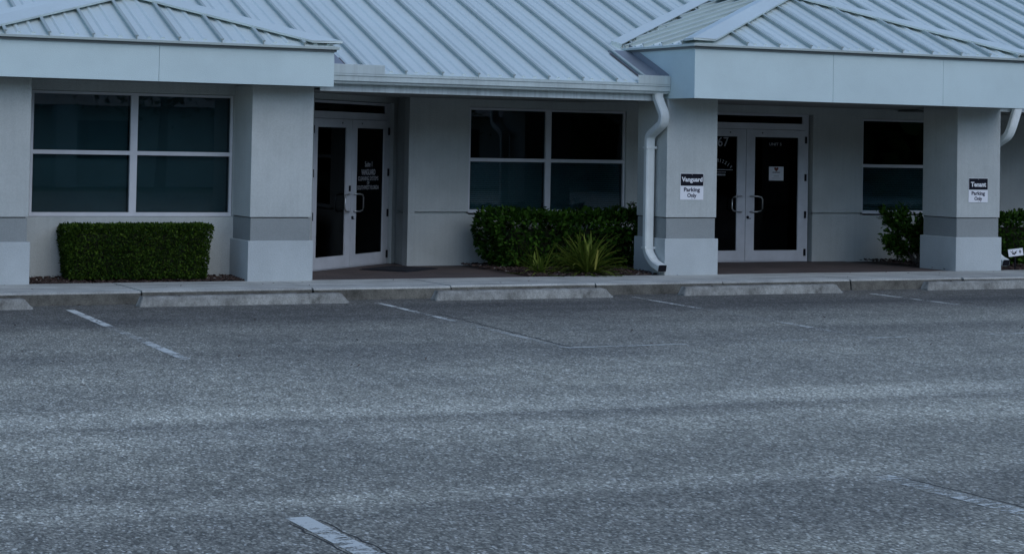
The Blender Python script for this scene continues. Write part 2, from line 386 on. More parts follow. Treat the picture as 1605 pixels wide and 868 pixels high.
def chips(name, rects, n, size, zfun, mat):
    P, F, T = [], [], []
    for (x0, x1, y0, y1), cnt in zip(rects, n):
        for k in range(cnt):
            x, y = rng.uniform(x0, x1), rng.uniform(y0, y1)
            M = Matrix.Translation((x, y, zfun(x, y) + rng.uniform(0, .018))) @ Matrix.Rotation(rng.uniform(0, 6.3), 4, 'Z') @ Matrix.Rotation(rng.uniform(-.6, .6), 4, 'X') @ Matrix.Rotation(rng.uniform(-.5, .5), 4, 'Y')
            t = rng.uniform(0, 1); t = t * .9 if rng.uniform() < .985 else 1.
            l, wd, h = size * rng.uniform(.5, 1.5), size * rng.uniform(.2, .55), size * .18
            i = len(P)
            for q in ((-l, -wd, 0), (l, -wd * .7, 0), (l * .9, wd, 0), (-l, wd * .8, 0), (-l * .8, -wd * .6, h), (l * .8, -wd * .5, h), (l * .7, wd * .6, h), (-l * .8, wd * .6, h)):
                P.append(tuple(M @ Vector(q)))
            for f in ((4, 5, 6, 7), (0, 1, 5, 4), (1, 2, 6, 5), (2, 3, 7, 6), (3, 0, 4, 7)): F.append([i + j for j in f])
            T.append(t)
    me = bpy.data.meshes.new(name); me.from_pydata(P, [], F); me.materials.append(mat); set_tone(me, T, 8)
    return link(name, me)
tag(chips('mulch', [(-2.9, .05, .06, .74), (4.0, 6.02, .08, 2.4), (11.1, 15, .1, 2.4)], [1500, 3000, 2500], .028, lambda x, y: -.006 + .03 * max(0, math.sin(min(1, max(0, (y - .05) / .7)) * 1.6)), M_['mulch']), kind='stuff')

LT = chips('litter', [(-5, 12, -1.42, -1.28), (-5, 12, -1.2, -.05), (-5, 8, -9, -1.5)], [70, 26, 60], .014, lambda x, y: (GZ + .004) if y < -1.26 else .004, M_['mulch'])
tag(LT, kind='stuff')
# parking lines: thin worn paint, each its own sheet
def pline(x0, x1, y0, y1, mat, skew=0):
    b = MB(); b.poly([(x0, y0, GZ + .004), (x1, y0, GZ + .004), (x1 + skew, y1, GZ + .004), (x0 + skew, y1, GZ + .004)])
    return tag(b.build('parking_line', mat), kind='structure')
for x, w_, segs in ((-2.70, .05, ((-1.9, -3.9, 'line85'), (-3.9, -4.9, 'line25'), (-4.9, -7.0, 'line65'))),
                    (1.02, .04, ((-1.75, -3.0, 'line65'), (-3.0, -4.2, 'line45'), (-4.2, -4.9, 'line10'), (-4.9, -7.03, 'line45'))),
                    (4.58, .036, ((-1.68, -3.4, 'line65'), (-3.4, -5.3, 'line10'), (-5.3, -7.03, 'line45'))),
                    (8.16, .036, ((-1.85, -3.8, 'line65'), (-3.8, -7.0, 'line10'))), (11.8, .036, ((-1.75, -3.2, 'line45'), (-3.2, -7, 'line10')))):
    for y1, y0, m in segs:
        k = -.045 * (x < 5)
        pline(x - w_ + k * (-y0 - 1.8), x + w_ + k * (-y0 - 1.8), y0, y1, M_[m], -k * (y1 - y0) * -1 if False else k * -(y1 - y0))
for x0, x1, m in ((.78, 2.1, 'line65'), (2.1, 4.0, 'line25'), (4.0, 6.4, 'line45'), (6.4, 20, 'line25')): pline(x0, x1, -7.10, -7.04, M_[m])
for x, w_, y1, m in ((-4.53, .062, -14.17, 'line65'), (-.86, .075, -14.17, 'line45'), (2.8, .05, -14.17, 'line25'), (6.45, .05, -14.17, 'line45')): pline(x - w_, x + w_, -20, y1, M_[m])

def crack(pts, w_):
    b = MB(); r = random.Random(int(abs(pts[0][0]) * 100))
    P = []
    for (x0, y0), (x1, y1) in zip(pts[:-1], pts[1:]):
        n = max(2, int(math.hypot(x1 - x0, y1 - y0) / .08))
        P += [(x0 + (x1 - x0) * i / n + r.uniform(-.012, .012), y0 + (y1 - y0) * i / n + r.uniform(-.012, .012)) for i in range(n)]
    P.append(pts[-1])
    for i, ((x0, y0), (x1, y1)) in enumerate(zip(P[:-1], P[1:])):
        d = Vector((x1 - x0, y1 - y0, 0)).normalized(); n = Vector((-d.y, d.x, 0)); a = w_ * (.5 + .5 * abs(math.sin(i * .7))); c = w_ * (.5 + .5 * abs(math.sin((i + 1) * .7)))
        b.poly([(x0 - n.x * a, y0 - n.y * a, GZ + .002), (x1 - n.x * c, y1 - n.y * c, GZ + .002), (x1 + n.x * c, y1 + n.y * c, GZ + .002), (x0 + n.x * a, y0 + n.y * a, GZ + .002)])
    return tag(b.build('pavement_crack', M_['crack']), kind='structure')
crack([(1.12, -3.4), (1.0, -5.2), (.86, -7.0)], .012)
crack([(-4.62, -14.3), (-4.61, -15.2), (-4.62, -16.4)], .006)
crack([(-4.44, -14.25), (-4.43, -15.0), (-4.445, -16.2)], .005)
crack([(-.76, -14.3), (-.74, -15.2), (-.75, -16)], .006)

# wheel stops
def wheel_stop(x0, x1, y, label):
    o = empty('wheel_stop', ((x0 + x1) / 2, y, GZ)); tag(o, label, 'wheel stop', 'concrete wheel stops along the kerb')
    h = (x1 - x0) / 2; b = MB()
    n = 60; prof = [(-.10, 0), (-.075, .085), (-.055, .115), (.055, .115), (.075, .085), (.10, 0)]
    for i in range(n + 1):
        u = i / n; x = -h + 2 * h * u; e = min(u * 5, 1 - u) * 2 * h
        zz = min(1., max(.05, e / .09)) if e < .09 else 1.
        for (yy, z) in prof:
            b.v.append((x, yy + rnd.uniform(-.003, .003), z * (0.12 + .88 * zz) + rnd.uniform(-.003, .003) * (z > 0)))
    k = len(prof)
    for i in range(n):
        for j in range(k - 1): b.f.append([i * k + j, i * k + j + 1, (i + 1) * k + j + 1, (i + 1) * k + j])
    b.f.append(list(range(k))); b.f.append([n * k + j for j in range(k)])
    b.build('bar', M_['stop'], o)
    for sx in (-h * .62, h * .62):
        c = MB(); c.tube([(sx, 0, .108), (sx, 0, .119)], .014, .014, 8); c.build('pin', M_['black'], o)
wheel_stop(-5.55, -3.07, -1.62, 'concrete wheel stop cut off by the left edge of the picture')
wheel_stop(-1.86, .69, -1.60, 'concrete wheel stop in front of the clipped box hedge')
wheel_stop(1.85, 4.32, -1.54, 'concrete wheel stop in front of the brick path to the angled door')
wheel_stop(5.38, 7.89, -1.54, 'concrete wheel stop in front of the column with the downspout')
wheel_stop(9.41, 11.92, -1.42, 'concrete wheel stop in front of the rightmost column')

# ------------------------------------------------------------------ building
B = empty('office_building', (4, 2.5, 0)); tag(B, 'single storey grey stucco office building with pale metal roof and two hipped porticos', 'building')
BI = Matrix.Translation((-4, -2.5, 0))
_build = MB.build
def part(mb, name, mat, parent=None, M=None, **kw):
    """part of the building: world coordinates in, child of the building (or of one of its parts)"""
    MM = BI if M is None else BI @ M
    return _build(mb, name, mat, parent or B, MM, **kw)

def wall(mb, x0, x1, z0, z1, y, t, openings, M=None):
    """flat wall sheet with openings (ox0, ox1, oz0, oz1, depth or None for a hole)"""
    xs = sorted({x0, x1, *[v for o in openings for v in o[:2]]}); zs = sorted({z0, z1, *[v for o in openings for v in o[2:4]]})
    xs = [v for v in xs if x0 <= v <= x1]; zs = [v for v in zs if z0 <= v <= z1]
    T = (lambda p: p) if M is None else (lambda p: tuple(M @ Vector(p)))
    def inside(cx, cz):
        for o in openings:
            if o[0] < cx < o[1] and o[2] < cz < o[3]: return o
    for a, c in zip(xs[:-1], xs[1:]):
        for d, e in zip(zs[:-1], zs[1:]):
            o = inside((a + c) / 2, (d + e) / 2)
            if o is None:
                mb.poly([T((a, y, d)), T((c, y, d)), T((c, y, e)), T((a, y, e))]); mb.poly([T((a, y + t, d)), T((a, y + t, e)), T((c, y + t, e)), T((c, y + t, d))])
            elif o[4] is not None:
                mb.poly([T((a, y + o[4], d)), T((c, y + o[4], d)), T((c, y + o[4], e)), T((a, y + o[4], e))])
                mb.poly([T((a, y + t, d)), T((a, y + t, e)), T((c, y + t, e)), T((c, y + t, d))])
    for o in openings:
        dp = t if o[4] is None else o[4]; a, c, d, e = o[:4]
        for q in (((a, d), (c, d)), ((c, d), (c, e)), ((c, e), (a, e)), ((a, e), (a, d))):
            (xa, za), (xb, zb) = q
            mb.poly([T((xa, y, za)), T((xb, y, zb)), T((xb, y + dp, zb)), T((xa, y + dp, za))])
    for q in (((x0, z0), (x0, z1)), ((x1, z0), (x1, z1)), ((x0, z1), (x1, z1))):
        (xa, za), (xb, zb) = q; mb.poly([T((xa, y, za)), T((xb, y, zb)), T((xb, y + t, zb)), T((xa, y + t, za))])

ZT = 2.44
# window wall of the left portico
b = MB(); wall(b, -2.80, .02, -.05, ZT + .3, .70, .18, [(-2.605, -.004, .775, 2.335, None)]); part(b, 'wall', M_['wall'])
# main wall (window, double door, single window) with its score line
D2 = (7.87, 10.285); GR = (.748, .778)
ops = [(4.205, 6.85, .755, 2.31, None), (D2[0], D2[1], -.05, 2.337, None), (11.25, 12.62, .755, 2.30, None),
       (3.25, 4.205, GR[0], GR[1], .05), (6.85, D2[0], GR[0], GR[1], .05), (D2[1], 11.25, GR[0], GR[1], .05), (12.62, 22, GR[0], GR[1], .05)]
b = MB(); wall(b, 3.25, 22, -.05, ZT + .1, 2.55, .18, ops); part(b, 'wall', M_['wall'])
b = MB(); wall(b, -14, -2.9, -.05, ZT + .1, 2.55, .18, []); part(b, 'wall', M_['wall'])
# angled entrance wall (door plane runs back to the right at 41 degrees)
ang = R(41); MA = Matrix.Translation((1.5, 1.7, 0)) @ Matrix.Rotation(ang, 4, 'Z')
DC = 1.045; DH = 1.222
b = MB(); wall(b, -.95, 2.41, -.05, ZT + .1, -.06, .2, [(DC - DH, DC + DH, -.05, 2.345, None)], MA); part(b, 'wall', M_['wall'])
# return wall between the angled entrance and the main wall
MR = Matrix.Translation((3.355, 3.30, 0)) @ Matrix.Rotation(math.atan2(2.55 - 3.30, 3.25 - 3.355), 4, 'Z')
Lr = math.hypot(2.55 - 3.30, 3.25 - 3.355)
b = MB(); wall(b, 0, Lr - .001, -.05, ZT + .1, 0, .1, [(0.12, Lr - .002, GR[0], GR[1], .05)], MR); part(b, 'wall', M_['wall'])
# hidden shell: ends, back, floor, inner partition
b = MB(); b.box(-14, -13.8, 2.73, 14, -.1, 2.5); b.box(21.8, 22, 2.73, 14, -.1, 2.5); b.box(-14, 22, 14, 14.2, -.1, 2.5); part(b, 'wall', M_['wall'])
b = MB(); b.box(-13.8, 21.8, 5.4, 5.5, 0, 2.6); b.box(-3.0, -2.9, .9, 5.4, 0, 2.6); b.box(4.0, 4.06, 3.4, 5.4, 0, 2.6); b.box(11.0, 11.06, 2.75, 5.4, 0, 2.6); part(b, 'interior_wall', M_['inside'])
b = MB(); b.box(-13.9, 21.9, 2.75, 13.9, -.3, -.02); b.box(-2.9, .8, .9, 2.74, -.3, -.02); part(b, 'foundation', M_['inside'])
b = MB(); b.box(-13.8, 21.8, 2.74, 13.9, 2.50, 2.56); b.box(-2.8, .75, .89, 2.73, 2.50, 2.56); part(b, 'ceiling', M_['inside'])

# columns
CW = .82; E_ = .023
X1 = -2.765 - CW; X2, X3, X4 = 0., 6.054, 11.12
for x in (X1, X2, X3, X4):
    b = MB(); b.box(x, x + CW, 0, CW, .80, ZT + .02); col = part(b, 'column', M_['wall'], bevel=.006)
    c = MB(); c.box(x + .014, x + CW - .014, .014, CW - .014, .5, .788); part(c, 'band', M_['band'], col).matrix_parent_inverse = Matrix()
    c = MB(); c.box(x + .03, x + CW - .03, .03, CW - .03, .787, .801); part(c, 'joint', M_['groove'], col)
    c = MB(); c.box(x - E_, x + CW + E_, -E_, CW + E_, -.03, .504); part(c, 'plinth', M_['plinth'], col, bevel=.006)

# main roof -----------------------------------------------------------
def roof_face(mb, poly, origin, e, u, seams, ribs=True, hs=.054, ws=.026, thick=.03, rib_off=(.17, .34)):
    """planar convex polygon with standing seams along u; seams = offsets along e"""
    origin, e, u = Vector(origin), Vector(e).normalized(), Vector(u).normalized(); n = e.cross(u).normalized()
    if n.z < 0: n = -n
    P = [Vector(p) for p in poly]
    mb.poly(P); mb.poly([p - n * thick for p in P][::-1])
    for i in range(len(P)):
        j = (i + 1) % len(P); mb.poly([P[i], P[j], P[j] - n * thick, P[i] - n * thick])
    Q = [((p - origin).dot(e), (p - origin).dot(u)) for p in P]
    def span(s):
        us = []
        for (a, c), (d, f) in zip(Q, Q[1:] + Q[:1]):
            if (a - s) * (d - s) < 0: us.append(c + (f - c) * (s - a) / (d - a))
        return (min(us), max(us)) if len(us) >= 2 else None
    def bar(s, prof, trim=0, mi=0):
        sp = span(s)
        if not sp or sp[1] - sp[0] < .05: return
        k = len(prof); i0 = len(mb.v); f0 = len(mb.f)
        for t in (sp[0] + trim, sp[1]):
            for a, h in prof: mb.v.append(tuple(origin + e * (s + a) + u * t + n * h))
        for i in range(k):
            j = (i + 1) % k; mb.f.append([i0 + i, i0 + j, i0 + k + j, i0 + k + i])
        mb.f.append([i0 + i for i in range(k)]); mb.f.append([i0 + k + i for i in range(k)])
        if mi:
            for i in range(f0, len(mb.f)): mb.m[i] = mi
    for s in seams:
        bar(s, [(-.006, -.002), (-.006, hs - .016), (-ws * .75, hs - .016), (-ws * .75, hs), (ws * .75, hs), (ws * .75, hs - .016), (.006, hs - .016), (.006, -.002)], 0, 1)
        if ribs:
            for ro in rib_off: bar(s + ro, [(-.034, -.001), (-.012, .019), (.012, .019), (.034, -.001)], .06)

S = .41; EY, EZ = -.05, 2.655
def zmain(y): return EZ + S * (y - EY)
RY = 8.6
seam0 = 2.064; seams = [seam0 + .5228 * k for k in range(-31, 40)]
b = MB(); roof_face(b, [(-14.5, EY, EZ), (22.5, EY, EZ), (22.5, RY, zmain(RY)), (-14.5, RY, zmain(RY))], (0, EY, EZ), (1, 0, 0), (0, 1, S), seams)
roof_face(b, [(-14.5, RY, zmain(RY)), (22.5, RY, zmain(RY)), (22.5, 2 * RY - EY, EZ), (-14.5, 2 * RY - EY, EZ)], (0, RY, zmain(RY)), (1, 0, 0), (0, 1, -S), [])
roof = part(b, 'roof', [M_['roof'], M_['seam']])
b = MB(); b.prism([(RY - .2, zmain(RY) - .06), (RY, zmain(RY) + .05), (RY + .2, zmain(RY) - .06)], -14.5, 22.5); part(b, 'ridge_cap', M_['roof'], roof)
for xx in (-14.4, 22.3):   # gable infill
    b = MB(); b.prism([(2.6, 2.4), (14.1, 2.4), (RY, zmain(RY) - .05)], xx + .5 if xx < 0 else xx - .5, xx + .6 if xx < 0 else xx - .4); part(b, 'gable', M_['wall'])

# porticos ------------------------------------------------------------
def portico(x0, x1, yf, zb, zt, eave_y, eave_z, ex0, ex1, peak_y, slope_f, seams_f, joints_x, side_from):
    # fascia ring: panels butt end to end with hairline joints
    b = MB(); t = .06
    xs = [x0] + joints_x + [x1]
    for a, c in zip(xs[:-1], xs[1:]): b.box(a + (.0025 if a != x0 else 0), c - (.0025 if c != x1 else 0), yf, yf + t, zb, zt)
    b.box(x0, x0 + t, yf + t, side_from, zb, zt); b.box(x1 - t, x1, yf + t, side_from, zb, zt)
    fa = part(b, 'fascia', M_['fascia'])
    c = MB(); c.box(x0 + .02, x1 - .02, yf + t * .5, yf + t * .5 + .01, zb + .01, zt - .01)
    part(c, 'backing', M_['groove'], fa)
    c = MB(); o = .022
    c.box(x0 - o, x1 + o, yf - o, yf, zt - .002, zt + .052); c.box(x0 - o, x0, yf, side_from, zt - .002, zt + .052); c.box(x1, x1 + o, yf, side_from, zt - .002, zt + .052)
    part(c, 'drip_edge', M_['drip'], fa)
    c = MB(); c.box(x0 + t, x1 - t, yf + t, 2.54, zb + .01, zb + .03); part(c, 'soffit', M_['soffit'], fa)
    # hipped roof
    px = (ex0 + ex1) / 2; pz = eave_z + slope_f * (peak_y - eave_y); hw = px - ex0; ss = (pz - eave_z) / hw
    yv0 = EY + (eave_z - EZ) / S; yv1 = EY + (pz - EZ) / S
    b = MB()
    roof_face(b, [(ex0, eave_y, eave_z), (ex1, eave_y, eave_z), (px, peak_y, pz)], (0, eave_y, eave_z), (1, 0, 0), (0, 1, slope_f), seams_f)
    ys = [eave_y + .32 + .5228 * k for k in range(14)]
    roof_face(b, [(ex0, yv0 + .02, eave_z), (ex0, eave_y, eave_z), (px, peak_y, pz), (px, yv1 + .02, pz)], (ex0, 0, eave_z), (0, 1, 0), (1, 0, ss), ys)
    roof_face(b, [(ex1, eave_y, eave_z), (ex1, yv0 + .02, eave_z), (px, yv1 + .02, pz), (px, peak_y, pz)], (ex1, 0, eave_z), (0, 1, 0), (-1, 0, ss), ys)
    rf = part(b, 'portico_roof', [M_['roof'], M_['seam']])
    # hip caps: bent metal strips standing on the seams
    nf = Vector((0, -slope_f, 1)).normalized()
    for sx, ex in ((1, ex0), (-1, ex1)):
        A = Vector((ex, eave_y, eave_z)); Pk = Vector((px, peak_y, pz)); d = (Pk - A).normalized()
        ns = Vector((-sx * ss, 0, 1)).normalized()
        wf = nf.cross(d); wf = wf if wf.y < 0 else -wf; wf.normalize()
        wd = ns.cross(d); wd = wd if wd.y > 0 else -wd; wd.normalize()
        c = MB(); lift = .072; th = .006
        for wv, nn in ((wf, nf), (wd, ns)):
            st, en = A - d * .02, Pk + d * .02
            up_ = Vector((0, 0, 1)) * (lift + .014)
            q = [st + up_, st + wv * .205 + nn * lift, en + wv * .205 + nn * lift, en + up_]
            # trim the lower end to the eave line
            if wv is wf: q[1] = q[1] + d * (.0 if True else 0) + (d * ((eave_y - q[1].y - .005) / d.y) if q[1].y < eave_y else d * 0)
            else:
                if (q[1].x - ex) * sx < 0: q[1] = q[1] + d * ((ex - q[1].x) / d.x)
            c.poly(q); c.poly([p - nn * th for p in q][::-1])
            c.poly([q[1], q[2], q[2] - nn * .028, q[1] - nn * .028]); c.poly([q[0], q[1], q[1] - nn * .03, q[0] - Vector((0, 0, .03))])
        part(c, 'hip_cap', M_['roof'], rf)
    c = MB(); c.prism([(-.18, .045 - .18 * ss + .02), (0, .092), (.18, .045 - .18 * ss + .02), (.18, .035 - .18 * ss + .02), (0, .08), (-.18, .035 - .18 * ss + .02)], peak_y - .05, yv1 + .05,
                      Matrix.Translation((px, 0, pz)), axis='y'); part(c, 'ridge_cap', M_['roof'], rf)
    # valley flashing on the main roof beside the portico roof
    for sx, ex in ((1, ex0), (-1, ex1)):
        c = MB(); A = Vector((ex, yv0, eave_z)); T = Vector((px, yv1, pz)); d = (T - A).normalized(); nm = Vector((0, -S, 1)).normalized()
        wv = nm.cross(d); wv = wv if wv.x * sx < 0 else -wv; wv.normalize()
        h = .074
        q = [A + nm * h, A + wv * .17 + nm * h, T + wv * .17 + nm * h, T + nm * h]
        c.poly(q); c.poly([p - nm * .012 for p in q][::-1]); c.poly([q[1], q[2], q[2] - nm * h, q[1] - nm * h]); c.poly([q[0], q[1], q[1] - nm * h, q[0] - nm * h])
        part(c, 'valley_flashing', M_['roof'], rf)
    # step flashing where the side fascia meets the main roof
    for sx, xx in ((-1, x0), (1, x1)):
        c = MB(); y0, y1 = EY + .02, EY + (zt - EZ) / S
        pts = [(y0, zmain(y0)), (y1, zmain(y1))]
        wd = .36
        for (xa, xb, h) in ((xx + sx * .002, xx + sx * wd, .022),):
            a, d = Vector((xa, y0, zmain(y0) + h)), Vector((xb, y0, zmain(y0) + h)); f, g = Vector((xb, y1, zmain(y1) + h)), Vector((xa, y1, zmain(y1) + h))
            c.poly([a, d, f, g]); c.poly([a - Vector((0, 0, h)), d - Vector((0, 0, h)), d, a]); c.poly([d - Vector((0, 0, h)), f - Vector((0, 0, h)), f, d])
        c.poly([(xx + sx * .008, y0, zmain(y0) + .02), (xx + sx * .008, y1, zmain(y1) + .02), (xx + sx * .008, y1, zmain(y1) + .12), (xx + sx * .008, y0, zmain(y0) + .12)])
        part(c, 'step_flashing', M_['flashing'], rf)
        c = MB(); c.poly([(xx + sx * (wd + q), yy, zmain(yy) + .010) for q, yy in ((.0, y0 + .06), (.035, y0 + .06), (.035, y1 - .1), (.0, y1 - .1))]); part(c, 'joint', M_['groove'], rf)
    return fa, rf

portico(-3.70, .93, -.40, 2.455, 2.893, -.48, 2.948, -3.76, .985, 1.09, .42, [-3.20, -2.686, -2.163, -1.637, -1.109, -.571, -.038, .497], [-1.33], 1.4)
portico(6.055, 11.935, -.70, 2.45, 3.128, -.78, 3.185, 5.99, 12.0, 1.56, .408, [6.84 + .5285 * k for k in range(10)], [8.34, 10.28], 1.9)

# eave: gutter, board, soffit, splash guards
def eave(x0, x1):
    b = MB(); b.prism([(.085, 2.635), (.085, 2.51), (-.02, 2.51), (-.03, 2.52), (-.035, 2.535), (-.06, 2.55), (-.062, 2.615), (-.075, 2.618), (-.075, 2.64), (-.06, 2.64), (-.055, 2.625), (.07, 2.62)], x0, x1)
    g = part(b, 'gutter', M_['gutter'])
    c = MB(); c.box(x0, x1, .09, .115, 2.415, 2.60); part(c, 'eave_board', M_['eave'])
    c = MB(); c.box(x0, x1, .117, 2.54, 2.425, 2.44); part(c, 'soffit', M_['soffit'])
    return g
g = eave(.935, 6.05)
b = MB(); b.box(.937, 1.757, -.078, -.07, 2.642, 2.762); part(b, 'splash_guard', M_['gutter'], g, bevel=.003)
b = MB(); b.box(5.53, 6.048, -.078, -.07, 2.642, 2.762); part(b, 'splash_guard', M_['gutter'], g, bevel=.003)
# hidden return soffit right of the left column
g = eave(11.94, 22.4); eave(-14.4, -3.705)
b = MB(); b.box(11.942, 12.7, -.078, -.07, 2.642, 2.762); part(b, 'splash_guard', M_['gutter'], g, bevel=.003)

# downspouts
def downspout(path, foot_dir):
    b = MB(); pts = []
    P = [Vector(p) for p in path]
    pts.append(P[0])
    for i in range(1, len(P) - 1):       # round the bends
        a, c, d = P[i - 1], P[i], P[i + 1]; l = min((c - a).length, (d - c).length, .16) * .5
        A, D = c + (a - c).normalized() * l, c + (d - c).normalized() * l
        for k in range(5):
            t = k / 4; pts.append(A * (1 - t) ** 2 + c * 2 * t * (1 - t) + D * t * t)
    pts.append(P[-1])
    b.sweep(pts, .135, .10, (1, 0, 0))
    ds = part(b, 'downspout', M_['pipe'])
    c = MB()
    d = (P[-1] - P[-2]).normalized(); end = P[-1] + d * .001; s = Vector((1, 0, 0)); u = d.cross(s)
    c.poly([end + s * a + u * q for a, q in ((-.061, -.044), (.061, -.044), (.061, .044), (-.061, .044))]); part(c, 'opening', M_['black'], ds)
    for z in (1.75, .35):
        c = MB(); p = P[4] if len(P) > 4 else P[-2]
        c.box(p.x - .078, p.x + .09, p.y - .058, p.y + .058, z, z + .03); part(c, 'strap', M_['pipe'], ds)
downspout([(5.90, .02, 2.52), (5.905, .02, 2.45), (5.945, -.10, 2.21), (5.945, -.06, 2.10), (5.945, .30, 1.93), (5.945, .30, .31), (5.95, .12, .155), (5.955, -.09, .10)], -1)
downspout([(12.25, -.01, 2.52), (12.25, -.01, 2.45), (12.10, -.06, 2.16), (12.07, -.02, 2.04), (12.05, .30, 1.88), (12.05, .30, .30), (12.06, .15, .17), (12.06, -.02, .115)], -1)

# windows -------------------------------------------------------------
def window(x0, x1, z0, z1, y, cols, zr, blinds):
    """aluminium window: frame > pane, blind, sill ; zr = transom rail height"""
    b = MB(); fd = .07; fwid = .032
    b.box(x0, x0 + fwid, y, y + fd, z0, z1); b.box(x1 - fwid, x1, y, y + fd, z0, z1)
    b.box(x0 + fwid, x1 - fwid, y, y + fd, z1 - fwid, z1); b.box(x0 + fwid, x1 - fwid, y, y + fd, z0, z0 + fwid * 1.5)
    xs = [x0 + fwid]
    for k in range(1, cols):
        xm = x0 + (x1 - x0) * k / cols; b.box(xm - .045, xm + .045, y - .004, y + fd, z0 + fwid * 1.5, z1 - fwid); xs += [xm - .045, xm + .045]
    xs.append(x1 - fwid)
    for i in range(0, len(xs), 2): b.box(xs[i], xs[i + 1], y + .002, y + fd, zr - .025, zr + .025)
    wn = part(b, 'window', M_['frame'])
    for i in range(0, len(xs), 2):
        for (a, c) in ((z0 + fwid * 1.5, zr - .025), (zr + .025, z1 - fwid)):
            p = MB(); p.box(xs[i] + .001, xs[i + 1] - .001, y + .035, y + .041, a + .001, c - .001); part(p, 'pane', M_['glass'], wn)
    p = MB(); p.box(x0 - .0, x1, y - .03, y + .012, z0 - .028, z0 - .006); part(p, 'sill', M_['sill'], wn)
    for i in range(0, len(xs), 2):
        if blinds == 2:
            p = MB(); p.box(xs[i] + .01, xs[i + 1] - .01, y + .10, y + .104, z0 + .03, z1 - .03); part(p, 'roller_shade', M_['shade'], wn); continue
        p = MB(); zz = zr - .01; zend = z0 + .05
        while zz > zend:
            p.prism([(y + .075, zz), (y + .052, zz - .021), (y + .054, zz - .024), (y + .077, zz - .003)], xs[i] + .02, xs[i + 1] - .02); zz -= .030
        part(p, 'blind', M_['blind'], wn)
    return wn
window(-2.60, -.008, .782, 2.33, .735, 2, 1.575, 2)
window(4.21, 6.845, .762, 2.305, 2.58, 2, 1.54, 1)
window(11.255, 12.615, .762, 2.295, 2.58, 1, 1.535, 1)

# lettering -----------------------------------------------------------
def text_mesh(s, size, bold=0., sx=1.):
    cu = bpy.data.curves.new('t', 'FONT'); cu.body = s; cu.size = size; cu.align_x = 'CENTER'; cu.align_y = 'CENTER'; cu.offset = bold; cu.extrude = .0006; cu.resolution_u = 3
    o = bpy.data.objects.new('t', cu); COL.objects.link(o)
    bpy.context.view_layer.update()
    me = bpy.data.meshes.new_from_object(o.evaluated_get(bpy.context.evaluated_depsgraph_get()))
    bpy.data.objects.remove(o); bpy.data.curves.remove(cu)
    me.transform(Matrix.Diagonal((sx, 1, 1, 1)))
    return me
STAND = Matrix.Rotation(math.pi / 2, 4, 'X')        # xy text -> upright facing -Y
def text_fit(s, width, height, bold, mat):
    """upright text scaled to a given width and cap height, centred on the origin"""
    me = text_mesh(s, 1., bold)
    c = np.empty(len(me.vertices) * 3, np.float32); me.vertices.foreach_get('co', c); c = c.reshape(-1, 3)
    lo, hi = c.min(0), c.max(0)
    me.transform(Matrix.Diagonal((width / (hi[0] - lo[0]), height / (hi[1] - lo[1]), 1, 1)) @ Matrix.Translation((-(lo[0] + hi[0]) / 2, -(lo[1] + hi[1]) / 2, 0)))
    me.transform(STAND); me.materials.append(mat); return me
def letters(name, items, mat, parent, M):
    """several lines of lettering joined into one mesh"""
    bm = bmesh.new()
    for me in items: bm.from_mesh(me)
    me = bpy.data.meshes.new(name); bm.to_mesh(me); bm.free(); me.transform(M); me.materials.append(mat)
    return link(name, me, parent)
def placed(me, x, y, z, ry=0):
    me.transform(Matrix.Translation((x, y, z)) @ Matrix.Rotation(ry, 4, 'Y')); return me

